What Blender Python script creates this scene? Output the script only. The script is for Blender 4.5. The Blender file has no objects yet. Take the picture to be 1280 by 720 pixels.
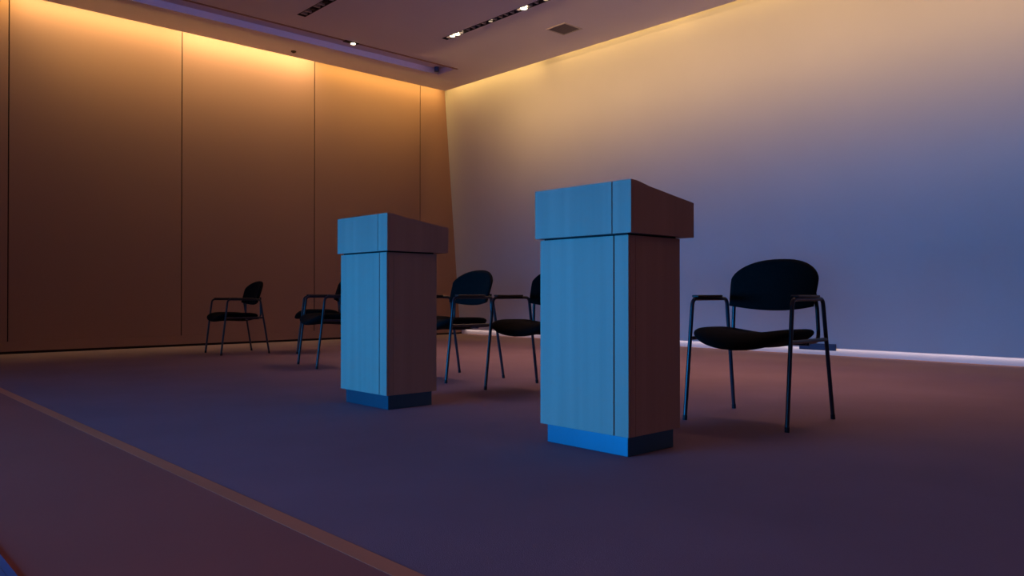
import bpy, bmesh, math, random
from mathutils import Vector, Matrix
random.seed(4)
C = bpy.context.scene.collection
R = math.radians

# ------------------------------------------------------------------ materials
def mat(name, col, rough=.6, spec=.5, metal=0.0, noise=None, bump=None, streak=None, emit=None):
    """procedural principled material. noise=(scale, amount, stretch xyz); streak=(scale, colour2)"""
    m = bpy.data.materials.new(name); m.use_nodes = True
    nt = m.node_tree; nt.nodes.clear()
    out = nt.nodes.new('ShaderNodeOutputMaterial'); b = nt.nodes.new('ShaderNodeBsdfPrincipled')
    nt.links.new(b.outputs[0], out.inputs[0])
    b.inputs['Base Color'].default_value = (*col, 1)
    b.inputs['Roughness'].default_value = rough
    b.inputs['Specular IOR Level'].default_value = spec
    b.inputs['Metallic'].default_value = metal
    if emit:
        b.inputs['Emission Color'].default_value = (*emit[0], 1); b.inputs['Emission Strength'].default_value = emit[1]
    if noise or streak or bump:
        tc = nt.nodes.new('ShaderNodeTexCoord')
    if noise:
        sc, amt, st = noise
        mp = nt.nodes.new('ShaderNodeMapping'); mp.inputs['Scale'].default_value = st
        nz = nt.nodes.new('ShaderNodeTexNoise'); nz.inputs['Scale'].default_value = sc; nz.inputs['Detail'].default_value = 4
        mx = nt.nodes.new('ShaderNodeMix'); mx.data_type = 'RGBA'
        mx.inputs[6].default_value = (*[c*(1-amt) for c in col], 1); mx.inputs[7].default_value = (*[min(1, c*(1+amt)) for c in col], 1)
        nt.links.new(tc.outputs['Object'], mp.inputs[0]); nt.links.new(mp.outputs[0], nz.inputs['Vector'])
        rp = nt.nodes.new('ShaderNodeMapRange'); rp.inputs[1].default_value = .3; rp.inputs[2].default_value = .7
        nt.links.new(nz.outputs[0], rp.inputs[0]); nt.links.new(rp.outputs[0], mx.inputs[0])
        nt.links.new(mx.outputs[2], b.inputs['Base Color'])
    if bump:
        sc, strength = bump
        n2 = nt.nodes.new('ShaderNodeTexNoise'); n2.inputs['Scale'].default_value = sc; n2.inputs['Detail'].default_value = 3
        bp = nt.nodes.new('ShaderNodeBump'); bp.inputs['Strength'].default_value = strength; bp.inputs['Distance'].default_value = .01
        nt.links.new(tc.outputs['Object'], n2.inputs['Vector']); nt.links.new(n2.outputs[0], bp.inputs['Height'])
        nt.links.new(bp.outputs[0], b.inputs['Normal'])
    return m

M = {}
M['carpet'] = mat('carpet', (.255, .175, .225), .95, .15, noise=(1.2, .07, (1, 1, 1)), bump=(260, .2))
M['near_floor'] = mat('near_floor', (.36, .135, .11), .9, .2, noise=(.8, .05, (1, 1, 1)), bump=(200, .08))
M['edge_trim'] = mat('edge_trim', (.60, .225, .115), .8, .35, noise=(9, .08, (1, .1, 1)))
M['tan_panel'] = mat('tan_panel', (.35, .195, .155), .55, .35, noise=(.8, .02, (1, 1, .5)))
M['dark_gap'] = mat('dark_gap', (.02, .012, .012), .8, .2)
M['white_wall'] = mat('white_wall', (.64, .61, .61), .75, .3, noise=(1.5, .015, (1, 1, 1)))
M['white_base'] = mat('white_base', (.80, .77, .75), .6, .4)
M['ceiling'] = mat('ceiling', (.84, .75, .82), .85, .2, noise=(1.0, .02, (1, 1, 1)))
M['recess'] = mat('recess', (.72, .56, .56), .8, .2)
M['slit'] = mat('slit', (.42, .23, .16), .8, .2)
M['veneer'] = mat('veneer', (.46, .285, .225), .6, .15, noise=(4.5, .07, (3.2, 3.2, .10)))
M['veneer_dark'] = mat('lectern_core', (.012, .010, .011), .7, .2)
M['plinth'] = mat('plinth', (.075, .15, .20), .4, .5, metal=.9, noise=(3, .05, (1, 1, .3)))
M['fabric'] = mat('black_fabric', (.006, .0075, .0075), .9, .1, noise=(60, .2, (1, 1, 1)), bump=(420, .3))
M['tube'] = mat('black_tube', (.012, .014, .022), .33, .5, noise=(12, .1, (1, 1, 1)))
M['pad'] = mat('arm_pad', (.035, .026, .022), .5, .4, noise=(20, .15, (1, 1, 1)))
M['cap'] = mat('foot_cap', (.012, .012, .014), .7, .3)
M['slot'] = mat('slot_dark', (.06, .038, .038), .7, .3)
M['fin'] = mat('slot_fin', (.6, .48, .48), .5, .4)
M['vent'] = mat('vent_grey', (.20, .16, .17), .7, .3)
M['vent_frame'] = mat('vent_frame', (.62, .52, .52), .7, .3)
M['lamp'] = mat('lamp_glow', (.9, .8, .65), .4, .3, emit=((1, .80, .50), 6))
M['lamp_dim'] = mat('lamp_faint', (.7, .6, .5), .4, .3, emit=((1, .75, .5), .45))
M['plate'] = mat('wall_plate', (.04, .058, .13), .5, .4, noise=(8, .08, (1, 1, 1)))
M['case'] = mat('floor_shape_blue', (.05, .16, .40), .6, .4, noise=(6, .06, (1, 1, 1)))
M['case_trim'] = mat('case_trim', (.05, .06, .09), .4, .5, metal=.6)
M['led'] = mat('led_channel', (.7, .66, .6), .6, .3)

# ------------------------------------------------------------------ mesh helpers
def obj(name, bm, m, parent=None, smooth=False, angle=None):
    me = bpy.data.meshes.new(name); bmesh.ops.recalc_face_normals(bm, faces=bm.faces); bm.to_mesh(me); bm.free()
    o = bpy.data.objects.new(name, me); C.objects.link(o)
    if m: me.materials.append(m)
    if smooth:
        for p in me.polygons: p.use_smooth = True
        if angle is not None: me.set_sharp_from_angle(angle=R(angle))
    if parent: o.parent = parent
    return o

def box(bm, x0, x1, y0, y1, z0, z1, bev=0.0, seg=2):
    t = bmesh.new()
    bmesh.ops.create_cube(t, size=1, matrix=Matrix.Translation(((x0+x1)/2, (y0+y1)/2, (z0+z1)/2)) @ Matrix.Diagonal((x1-x0, y1-y0, z1-z0, 1)))
    if bev: bmesh.ops.bevel(t, geom=t.edges[:], offset=bev, segments=seg, profile=.6, affect='EDGES')
    me = bpy.data.meshes.new('t'); t.to_mesh(me); t.free(); bm.from_mesh(me); bpy.data.meshes.remove(me)
    return bm

def bx(*a, **k): return box(bmesh.new(), *a, **k)

def quad(bm, *ps): bm.faces.new([bm.verts.new(p) for p in ps])

def fillet(pts, r, n=6):
    pts = [Vector(p) for p in pts]; out = [pts[0]]
    for i in range(1, len(pts)-1):
        a, b, c = pts[i-1], pts[i], pts[i+1]
        d1 = (a-b).normalized(); d2 = (c-b).normalized()
        ang = d1.angle(d2); t = min(r/math.tan(ang/2), (a-b).length*.48, (c-b).length*.48)
        p0, p2 = b+d1*t, b+d2*t
        for k in range(n+1):
            s = k/n; out.append(p0*(1-s)**2 + b*2*s*(1-s) + p2*s*s)
    out.append(pts[-1]); return out

def tube(bm, pts, r, n=12, caps=True):
    pts = [Vector(p) for p in pts]
    tang = []
    for i in range(len(pts)):
        t = (pts[min(i+1, len(pts)-1)]-pts[max(i-1, 0)]); tang.append(t.normalized())
    up = Vector((0, 0, 1)) if abs(tang[0].z) < .9 else Vector((1, 0, 0))
    nrm = (up - tang[0]*up.dot(tang[0])).normalized(); rings = []
    for i, p in enumerate(pts):
        nrm = (nrm - tang[i]*nrm.dot(tang[i])).normalized(); bn = tang[i].cross(nrm)
        rr = r[i] if isinstance(r, (list, tuple)) else r
        rings.append([bm.verts.new(p + (nrm*math.cos(2*math.pi*k/n) + bn*math.sin(2*math.pi*k/n))*rr) for k in range(n)])
    for a, b in zip(rings, rings[1:]):
        for k in range(n): bm.faces.new((a[k], a[(k+1) % n], b[(k+1) % n], b[k]))
    if caps: bm.faces.new(rings[0][::-1]); bm.faces.new(rings[-1])
    return bm

def disc(bm, c, r, z0, z1, n=24):
    bmesh.ops.create_cone(bm, cap_ends=True, segments=n, radius1=r, radius2=r, depth=z1-z0, matrix=Matrix.Translation((c[0], c[1], (z0+z1)/2)))
    return bm

def empty(name, label, cat, loc=(0, 0, 0), rz=0, group=None):
    o = bpy.data.objects.new(name, None); o.empty_display_size = .1; C.objects.link(o)
    o.location = loc; o.rotation_euler = (0, 0, rz)
    tag(o, label, cat, group); return o

def tag(o, label, cat, group=None):
    o['label'] = label; o['category'] = cat
    if group: o['group'] = group
    return o

def struct(o): o['kind'] = 'structure'; return o

def dup(root, loc, rz, label):
    def rec(o, parent):
        c = o.copy(); C.objects.link(c)
        if parent: c.parent = parent
        for ch in list(o.children): rec(ch, c)
        return c
    r = rec(root, None); r.location = loc; r.rotation_euler = (0, 0, rz); r['label'] = label
    return r

# ------------------------------------------------------------------ the setting  (X runs along the left wall, Y along the right wall)
H = 4.125                     # ceiling height
UC, VC = 8.075, 10.327        # ceiling edges, light coves behind them
V = 10.613                    # left wall
UW, K = 8.639, -.0833         # right wall base and lean
SX = 1.16                     # platform edge

b = bmesh.new(); quad(b, (SX, -4, 0), (9.2, -4, 0), (9.2, 10.9, 0), (SX, 10.9, 0)); struct(obj('floor', b, M['carpet']))
b = bmesh.new(); quad(b, (-9, -4, 0), (1.10, -4, 0), (1.10, 10.9, 0), (-9, 10.9, 0)); struct(obj('floor_near', b, M['near_floor']))
struct(obj('trim_1', bx(1.10, SX, -4, V, -.03, .0005), M['edge_trim']))

# left wall: tall panels over a base rail and a dark shadow gap
wl = struct(obj('wall_left', bx(-9, 8.75, V+.012, V+.09, 0, 4.75), M['dark_gap']))
seams = [-6.07, -4.08, -2.10, -.115, 1.862, 3.839, 5.803, 7.768]
edges = [-9] + seams + [8.75]
for a, c in zip(edges, edges[1:]):
    struct(obj('wall_panel', bx(a+.006, c-.006, V, V+.012, .145, 4.75, bev=.002, seg=1), M['tan_panel'], wl))
struct(obj('base_rail', bx(-9, 8.75, V, V+.012, .03, .1448), M['tan_panel'], wl))

# right wall: leans into the room, lit gap at its foot
zb = .088
b = bmesh.new()
def ru(z): return UW + K*z
P = [(ru(zb), zb), (ru(4.75), 4.75), (ru(4.75)+.12, 4.75), (ru(zb)+.06, zb)]
for y0, y1 in [(-4, V)]:
    v0 = [b.verts.new((x, y0, z)) for x, z in P]; v1 = [b.verts.new((x, y1, z)) for x, z in P]
    for i in range(4): b.faces.new((v0[i], v0[(i+1) % 4], v1[(i+1) % 4], v1[i]))
    b.faces.new(v0); b.faces.new(v1)
wr = struct(obj('wall_right', b, M['white_wall']))
struct(obj('baseboard_right', bx(UW+.035, UW+.06, -4, V, 0, .12), M['white_base']))
struct(obj('trim_2', bx(UW-.02, UW+.034, -4, V, 0, .004), M['slit']))

# rear of the hall: added unseen flag, keeps the blue wash off the upper wall
struct(obj('blue_wash_flag', bx(-2.32, -2.2, -4, V, 1.27, H), M['tan_panel']))

# ceiling with its recess, light slots and coves
TR = (9.205, 9.63, 7.40)                                  # recess: y0, y1, end x
SLOTS = [(6.375, 6.465, 2.4, 8.225), (4.535, 4.645, 2.4, 8.735)]
holes = [(-9, TR[2], TR[0], TR[1])] + [s for s in SLOTS]
us = sorted({-9, UC} | {h[0] for h in holes} | {h[1] for h in holes})
vs = sorted({-4, VC} | {h[2] for h in holes} | {h[3] for h in holes})
b = bmesh.new()
for u0, u1 in zip(us, us[1:]):
    for v0, v1 in zip(vs, vs[1:]):
        cu, cv = (u0+u1)/2, (v0+v1)/2
        if any(h[0] < cu < h[1] and h[2] < cv < h[3] for h in holes): continue
        quad(b, (u0, v0, H), (u1, v0, H), (u1, v1, H), (u0, v1, H))
bmesh.ops.remove_doubles(b, verts=b.verts, dist=.0005)
struct(obj('ceiling', b, M['ceiling']))
# cove lips and lids
b = bmesh.new()
quad(b, (-9, VC, H), (UC, VC, H), (UC, VC, H+.09), (-9, VC, H+.09))
quad(b, (UC, -4, H), (UC, VC, H), (UC, VC, H+.09), (UC, -4, H+.09))
quad(b, (-9, VC-.6, H+.6), (8.6, VC-.6, H+.6), (8.6, V, H+.6), (-9, V, H+.6))
quad(b, (UC-.6, -4, H+.6), (8.6, -4, H+.6), (8.6, VC-.6, H+.6), (UC-.6, VC-.6, H+.6))
struct(obj('trim_5', b, M['ceiling']))
b = bmesh.new(); D = .085
quad(b, (-9, TR[0], H+D), (TR[2], TR[0], H+D), (TR[2], TR[1], H+D), (-9, TR[1], H+D))
quad(b, (-9, TR[1], H), (TR[2], TR[1], H), (TR[2], TR[1], H+D), (-9, TR[1], H+D))
quad(b, (-9, TR[0], H), (TR[2], TR[0], H), (TR[2], TR[0], H+D), (-9, TR[0], H+D))
quad(b, (TR[2], TR[0], H), (TR[2], TR[1], H), (TR[2], TR[1], H+D), (TR[2], TR[0], H+D))
bmesh.ops.remove_doubles(b, verts=b.verts, dist=.0005)
struct(obj('trim_3', b, M['recess']))
struct(obj('trim_4', bx(-9, TR[2]+.02, TR[0]-.035, TR[0]+.004, H-.006, H+.02), M['slit']))

# ------------------------------------------------------------------ ceiling fittings
def slot(s, label, lamps):
    u0, u1, v0, v1 = s
    t = empty('recessed_light_slot', label, 'ceiling light', ((u0+u1)/2, (v0+v1)/2, H), 0, 'narrow light slots in the ceiling')
    ox, oy = (u0+u1)/2, (v0+v1)/2
    w, l = (u1-u0)/2, (v1-v0)/2
    b = bmesh.new()
    box(b, -w, w, -l, l, .07, .08); box(b, -w, -w+.006, -l, l, -.004, .07); box(b, w-.006, w, -l, l, -.004, .07)
    box(b, -w+.006, w-.006, -l, -l+.006, -.004, .07); box(b, -w+.006, w-.006, l-.006, l, -.004, .07)
    bmesh.ops.remove_doubles(b, verts=b.verts, dist=.0004)
    obj('housing', b, M['slot'], t)
    y = v1-.06; k = 0
    while y > 5.6:                                        # the fins the photo can see
        if all(abs(y-q[0]) > .07 for q in lamps):
            obj('fin', bx(-w+.007, w-.007, y-oy-.011, y-oy+.011, .003, .06), M['fin'], t)
        y -= .105; k += 1
    for vy, rad, bright in lamps:
        lo = obj('lamp', disc(bmesh.new(), (0, vy-oy), rad, -.006, .03), M['lamp' if bright else 'lamp_dim'], t, True, 40)
        rg = bmesh.new(); tube(rg, [(math.cos(a)*(rad+.003), vy-oy+math.sin(a)*(rad+.003), 0.0) for a in [i*2*math.pi/24 for i in range(25)]], .004, 6)
        obj('lamp_ring', rg, M['slot'], lo, True)
    return t
slot(SLOTS[0], 'long narrow recessed ceiling slot with small glowing lamps, beside the square vent', [(8.055, .034, 1), (7.955, .038, 1), (7.87, .026, 0), (7.29, .026, 0), (6.69, .044, 1), (6.315, .03, 0)])
slot(SLOTS[1], 'dark unlit recessed ceiling slot, cut off by the top edge left of the lit one', [(8.45, .03, 0), (8.15, .03, 0)])
for o in [o for o in bpy.data.objects if o.name.startswith('recessed_light_slot.')]:
    for ch in o.children:
        if ch.name.startswith('lamp'): ch.data.materials[0] = M['slot']

t = empty('ceiling_vent', 'small square grey air vent in the ceiling near the white wall', 'vent', (7.305, 6.855, H))
b = bmesh.new()
for a in ((-.165, .165, -.165, -.145), (-.165, .165, .145, .165), (-.165, -.145, -.145, .145), (.145, .165, -.145, .145)):
    box(b, *a, -.008, .006)
bmesh.ops.remove_doubles(b, verts=b.verts, dist=.0004)
obj('frame', b, M['vent_frame'], t)
obj('grille', bx(-.145, .145, -.145, .145, -.004, .004), M['vent'], t)
for i in range(9):
    obj('slat', bx(-.144, .144, -.128+i*.032-.004, -.128+i*.032+.004, -.007, -.0042), M['vent'], t)

t = empty('downlight', 'small round lit downlight on the brown line of the ceiling recess', 'ceiling light', (5.575, 9.195, H))
obj('housing', bx(-.11, .10, -.035, .035, -.012, .01, bev=.004), M['slot'], t)
obj('lamp', disc(bmesh.new(), (.03, 0), .033, -.02, -.0125), M['lamp'], t, True, 40)

t = empty('smoke_detector', 'tiny dark round fitting on the ceiling strip by the tan wall', 'detector', (5.187, 10.09, H))
obj('base', disc(bmesh.new(), (0, 0), .036, -.012, 0), M['slot'], t, True, 40)
b = bmesh.new(); bmesh.ops.create_uvsphere(b, u_segments=16, v_segments=8, radius=.024, matrix=Matrix.Translation((0, 0, -.014)) @ Matrix.Diagonal((1, 1, .6, 1)))
obj('cap', b, M['slot'], t, True)

t = empty('sensor', 'small dark fitting inside the far end of the ceiling recess', 'detector', (7.31, 9.56, H+D))
obj('body', disc(bmesh.new(), (0, 0), .035, -.07, 0), M['plate'], t, True, 40)

# plate low on the white wall
t = empty('outlet_panel', 'small dark flat rectangular panel set low on the white wall', 'wall panel', (UW, 4.124, .097))
obj('plate', bx(-.034, -.006, -.213, .213, -.037, .038, bev=.003), M['plate'], t)
obj('cover', bx(-.038, -.0342, -.195, .195, -.026, .027, bev=.001, seg=1), M['plate'], t)

# ------------------------------------------------------------------ lecterns
LW, LD = .5285, .3758
def make_lectern(loc, label):
    t = empty('lectern', label, 'lectern', loc, 0, 'wooden lecterns on the platform')
    zb, zt, h0, h1, h2 = .0875, .9525, .961, 1.187, 1.121
    g = .0018
    obj('plinth', bx(.026, LD-.02, .023, LW-.022, 0, .0872, bev=.002, seg=1), M['plinth'], t)['label'] = 'dark recessed plinth'
    obj('core', bx(.014, LD-.014, .014, LW-.014, .0876, .9608), M['veneer_dark'], t)
    th = .0138
    sv = .079                                             # vertical joint near the outer front corner
    obj('front_panel', bx(0, th, sv+.0033, LW, zb+.0005, zt, bev=.0012, seg=1), M['veneer'], t)
    obj('corner_panel', bx(0, th, 0, sv-.0033, zb+.0005, zt, bev=.0012, seg=1), M['veneer'], t)
    for y0, y1 in ((0, th-.0004), (LW-th+.0004, LW)):
        obj('side_edge_panel', bx(th+.0004, .050-g*.3, y0, y1, zb+.0005, zt, bev=.0008, seg=1), M['veneer'], t)
        obj('side_panel', bx(.050+g*.3, LD, y0, y1, zb+.0005, zt, bev=.0008, seg=1), M['veneer'], t)
    obj('back_panel', bx(LD-th, LD, th, LW-th, zb+.0005, zt, bev=.001, seg=1), M['veneer'], t)
    # reading head: flat at the front, sloping down towards the speaker
    x0, x1, y0, y1 = -.012, LD+.076, -.0242, LW+.0218
    prof = [(0, h1), (.035, h1-.0015), (.065, h1-.006), (.095, h1-.0125), (.13, h1-.0195), (x1-x0, h2)]
    def prism(xa, xb, ya, yb):
        b = bmesh.new()
        top = [(x0+px, z) for px, z in prof if xa < x0+px < xb]
        def zt_at(x):
            for (a, za), (c, zc) in zip(prof, prof[1:]):
                if a <= x-x0 <= c+1e-6: return za+(zc-za)*(x-x0-a)/(c-a)
        pl = [(xa, h0), (xa, zt_at(xa))] + top + [(xb, zt_at(xb)), (xb, h0)]
        f0 = [b.verts.new((x, ya, z)) for x, z in pl]; f1 = [b.verts.new((x, yb, z)) for x, z in pl]
        n = len(pl)
        for i in range(n): b.faces.new((f0[i], f0[(i+1) % n], f1[(i+1) % n], f1[i]))
        b.faces.new(f0); b.faces.new(f1[::-1]); return b
    hd = obj('reading_head', prism(x0+.0142, x1, y0, y1), M['veneer'], t)
    obj('head_front_panel', prism(x0, x0+.0139, sv+.003, y1), M['veneer'], hd)
    obj('head_corner_panel', prism(x0, x0+.0139, y0, sv-.003), M['veneer'], hd)
    return t
lec = make_lectern((2.6104, 2.078, 0), 'pale wooden lectern with blue lit front, the nearer and larger one')
dup(lec, (2.6254, 3.9246, 0), 0, 'pale wooden lectern with blue lit front, the farther one left of centre')

# ------------------------------------------------------------------ chairs: +X is the rear of the chair, +Y its left side seen from the front
def seat_bm():
    b = bmesh.new(); nr, na = 10, 64; hx, hy, cx = .269, .283, -.056
    def rim(a):
        e = 2/3.9
        c, s = math.cos(a), math.sin(a)
        return hx*math.copysign(abs(c)**e, c), hy*math.copysign(abs(s)**e, s)
    def mid(x, y):
        z = .452 + .044*(y/hy)**2
        f = max(0, (-x/hx-.25)/.75)                       # waterfall front, lowest at the centre
        z -= .034*f*f*(1-.7*(y/hy)**2)
        z -= .012*math.exp(-((x-.12)/.14)**2)*(1-(y/hy)**2)
        return z
    cols = {}
    for side in (1, -1):
        for i in range(nr+1):
            s = math.sin(i/nr*math.pi/2)
            th = .041*(1-s**5.0)**.5 if i < nr else 0
            for k in range(na):
                rx, ry = rim(2*math.pi*k/na); x, y = rx*s, ry*s
                if i == 0 and k: continue
                if i == nr and side == -1: continue
                cols[(side, i, k)] = b.verts.new((x+cx, y, mid(x, y)+side*th))
    g = lambda sd, i, k: cols[(1 if i == nr else sd, i, 0 if i == 0 else k % na)]
    for sd in (1, -1):
        for i in range(nr):
            for k in range(na):
                vs = [g(sd, i, k), g(sd, i+1, k), g(sd, i+1, k+1), g(sd, i, k+1)]
                u = []
                for v in vs:
                    if v not in u: u.append(v)
                b.faces.new(u if sd == 1 else u[::-1])
    return b

def back_bm():
    """rounded backrest: straight sides, arched top, gently curved lower edge, wrapping forward at the sides"""
    b = bmesh.new(); ny, nz = 26, 16; th = .021
    zb0, zs, zt = .631, .772, .906; hw = .262
    def span(y):                                          # lower and upper limit at lateral position y (-1..1)
        lo = zb0 - .026*(1-y*y)
        hi = zs + (zt-zs)*max(0, 1-abs(y)**2.35)**.5
        return lo, hi
    def width(z): return hw*(.955 + .045*min(1, (z-.61)/.15))
    V_ = {}
    for sd in (1, -1):
        for i in range(ny+1):
            y = math.sin((i/ny*2-1)*math.pi/2); lo, hi = span(y)
            for j in range(nz+1):
                q = (1-math.cos(j/nz*math.pi))/2; z = lo+(hi-lo)*q
                e = min(1, (1-abs(y))*9) ; f = min(1, q*(hi-lo)/.022, (1-q)*(hi-lo)/.022)
                t = th*(max(0, min(e, f))*(2-max(0, min(e, f))))**.5
                rim = i in (0, ny) or j in (0, nz)
                if rim and sd == -1: continue
                yy = y*width(z)
                x = .200 + .30*(z-.61) - .055*y*y + sd*(0 if rim else t)
                V_[(sd, i, j)] = b.verts.new((x, yy, z))
    def g(sd, i, j): return V_.get((sd, i, j)) or V_[(1, i, j)]
    for sd in (1, -1):
        for i in range(ny):
            for j in range(nz):
                vs = [g(sd, i, j), g(sd, i+1, j), g(sd, i+1, j+1), g(sd, i, j+1)]
                b.faces.new(vs if sd == 1 else vs[::-1])
    return b

ARM = .674; TR_ = .0112
def make_chair(loc, rz, label):
    t = empty('armchair', label, 'chair', loc, rz, 'black armchairs in a row on the platform')
    obj('seat', seat_bm(), M['fabric'], t, True)
    obj('backrest', back_bm(), M['fabric'], t, True)
    for s in (1, -1):
        ff, fr = Vector((-.292, s*.292, .004)), Vector((.300, s*.300, .004))
        af, ar = Vector((-.212, s*.288, ARM)), Vector((.188, s*.288, ARM))
        cf, cr = ff.lerp(af, .86), fr.lerp(ar, .86)
        for foot, top in ((ff, cf), (fr, cr)):
            lg = obj('leg', tube(bmesh.new(), [foot, top], TR_), M['tube'], t, True, 50)
            d = (top-foot).normalized()
            obj('foot_cap', tube(bmesh.new(), [foot+Vector((0, 0, -.004)), foot+d*.022], TR_+.001), M['cap'], lg, True, 50)
        am = obj('armrest', tube(bmesh.new(), fillet([cf, af, ar, cr], .045), TR_), M['tube'], t, True, 50)
        pd = bmesh.new(); box(pd, -.185, .10, s*.288-.022, s*.288+.022, ARM+.007, ARM+.021, bev=.006, seg=3)
        obj('arm_pad', pd, M['pad'], am, True, 50)
        # side rail under the seat, from front leg to rear leg
        zf = .44
        pf, pr = ff.lerp(af, (zf+.015)/ARM), fr.lerp(ar, zf/ARM)
        pf = Vector((pf.x, pf.y, .452)); pr = Vector((pr.x, pr.y, .449))
        obj('seat_rail', tube(bmesh.new(), [pf, pr], TR_*.95), M['tube'], t, True, 50)
        # upright carrying the backrest, bending forward under the seat
        obj('back_support', tube(bmesh.new(), fillet([(.02, s*.255, .438), (.208, s*.258, .438), (.206, s*.250, .62), (.212, s*.235, .70)], .055), TR_*.95), M['tube'], t, True, 50)
    obj('cross_rail', tube(bmesh.new(), [(.05, -.27, .43), (.05, .27, .43)], TR_*.9), M['tube'], t, True, 50)
    return t
chairs = [((3.965, 2.240), 4, 'black armchair standing alone by the white wall, right of the nearer lectern'),
          ((4.036, 4.015), 4.8, 'black armchair whose right half is hidden behind the nearer lectern'),
          ((4.07, 5.095), -1.5, 'black armchair between the lecterns, its left side hidden behind the farther lectern'),
          ((3.946, 6.774), -11, 'black armchair partly hidden by the left side of the farther lectern'),
          ((4.74, 8.47), -28, 'black armchair farthest back, mostly hidden behind another chair and the farther lectern'),
          ((3.892, 8.975), -4, 'black armchair in clear view in front of the tan panelled wall, leftmost of all')]
ch0 = None
for (x, y), a, lab in chairs:
    if ch0 is None: ch0 = make_chair((x, y, 0), R(a), lab)
    else:
        c = dup(ch0, (x, y, 0), R(a), lab)
        if y > 8.9: c.scale = (.945, .945, .945)

# ------------------------------------------------------------------ unidentified blue shape at the lower left corner, kept thin to cast no shadow
t = empty('floor_shape', 'blue shape flat on the near floor, its tip in the lower left corner', 'mat', (-.09, 2.55, 0))
obj('shape_top', bx(-.487, .487, -1.03, 1.03, .0003, .004, bev=.001), M['case'], t)
b = bmesh.new()
for q in ((-.507, .507, -1.05, -1.0305), (-.507, .507, 1.0305, 1.05), (-.507, -.4875, -1.0305, 1.0305), (.4875, .507, -1.0305, 1.0305)): box(b, *q, .0003, .0036)
bmesh.ops.remove_doubles(b, verts=b.verts, dist=.0002)
obj('border', b, M['case'], t)

# ------------------------------------------------------------------ lights
def area(name, loc, direction, long_axis, sx, sy, power, col, spread=180):
    """rectangular lamp: shines along direction, its side sx lies along long_axis"""
    l = bpy.data.lights.new(name, 'AREA'); l.shape = 'RECTANGLE'; l.size = sx; l.size_y = sy; l.energy = power; l.color = col; l.spread = R(spread)
    o = bpy.data.objects.new(name, l); C.objects.link(o)
    z = -Vector(direction).normalized(); x = Vector(long_axis); x = (x-z*x.dot(z)).normalized(); y = z.cross(x)
    m = Matrix((x, y, z)).transposed().to_4x4(); m.translation = Vector(loc); o.matrix_world = m
    return o

# blue wash from the audience side
area('blue_wash', (-5.2, 5.0, .78), (11, -3.3, .0), (0, 1, 0), 5.0, 1.5, 215, (.010, .335, 1.0), 80)
# warm strips hidden above the ceiling edge along the left wall
for u0, p, c in [(-5.1, 2, (1, .58, .10)), (-3.1, 2, (1, .58, .10)), (-1.1, 3, (1, .58, .10)), (.9, 7, (1, .62, .12)), (2.85, 12, (1, .72, .27)), (4.8, 16, (1, .72, .29)), (7.0, 10, (1, .68, .18))]:
    area('cove_strip_left', (u0, VC+.10, H+.22), (0, .36, -.72), (1, 0, 0), 1.95 if u0 < 6 else 2.4, .05, p, c, 95)
# and along the white wall
for v0, p in [(-2, 5), (.2, 5), (2.4, 5.5), (4.6, 6.5), (6.85, 7.5), (9.3, 9.5)]:
    area('cove_strip_right', (UC+.05, v0, H+.34), (.16, 0, -.8), (0, 1, 0), 2.3, .05, p, (1, .61, .17), 100)
# thin strip in the gap under the white wall
area('foot_strip', (UW+.016, 3.3, .086), (-.006, 0, -.08), (0, 1, 0), 14.4, .02, 3.2, (1, .74, .68))
# added cool lamp inside the ceiling recess, turns its far face blue
area('recess_fill', (-.8, TR[0]+.05, H+.05), (0, 1, -.05), (1, 0, 0), 16.0, .04, 7.0, (.20, .31, 1.0))
# added warm fill under the ceiling, out of view, lifts the floor
area('warm_fill', (.1, 2.5, 4.05), (.2, .15, -1), (1, 0, 0), 3.5, 8, 9, (1, .48, .44), 100)

# glow of the lamps in the long ceiling slot
area('slot_glow', (6.42, 5.0, H-.012), (-.10, 0, -1), (0, 1, 0), 6.2, .07, 38, (1, .53, .34), 80)
# added lamps without fittings, widen the warm gradient on the two walls
area('wall_fill', (6.46, 4.1, H-.06), (1, 0, -.37), (0, 1, 0), 9.8, .07, 28, (1, .60, .21), 68)
area('wall_fill', (5.0, 9.66, H-.05), (0, 1, -.6), (1, 0, 0), 5.6, .07, 10, (1, .66, .16), 100)
area('side_fill', (2.0, -3.6, 2.6), (0, 1, -.15), (1, 0, 0), 5, 3, 2.8, (1, .36, .26), 120)  # added unseen fill from the right, reddens the lectern sides

area('up_fill', (-1.5, 2.0, .4), (.8, .6, 1), (1, -1, 0), 2, 3, 6, (.70, .60, 1.0), 80)  # added lavender fill behind the camera, brightens the ceiling

w = bpy.data.worlds.new('World'); bpy.context.scene.world = w; w.use_nodes = True
w.node_tree.nodes['Background'].inputs[0].default_value = (.62, .38, .42, 1); w.node_tree.nodes['Background'].inputs[1].default_value = .03

# ------------------------------------------------------------------ camera
cam = bpy.data.cameras.new('camera'); co = bpy.data.objects.new('camera', cam); C.objects.link(co)
cam.sensor_width = 36; cam.lens = 970.19/1280*36; cam.clip_start = .02
co.location = (0, 0, .70); co.rotation_euler = (R(90+.448), 0, R(47.043-90))
sc = bpy.context.scene; sc.camera = co
sc.view_settings.view_transform = 'Standard'; sc.view_settings.look = 'None'; sc.view_settings.exposure = 0; sc.view_settings.gamma = 1
sc.cycles.use_denoising = True; sc.cycles.max_bounces = 8; sc.cycles.diffuse_bounces = 6
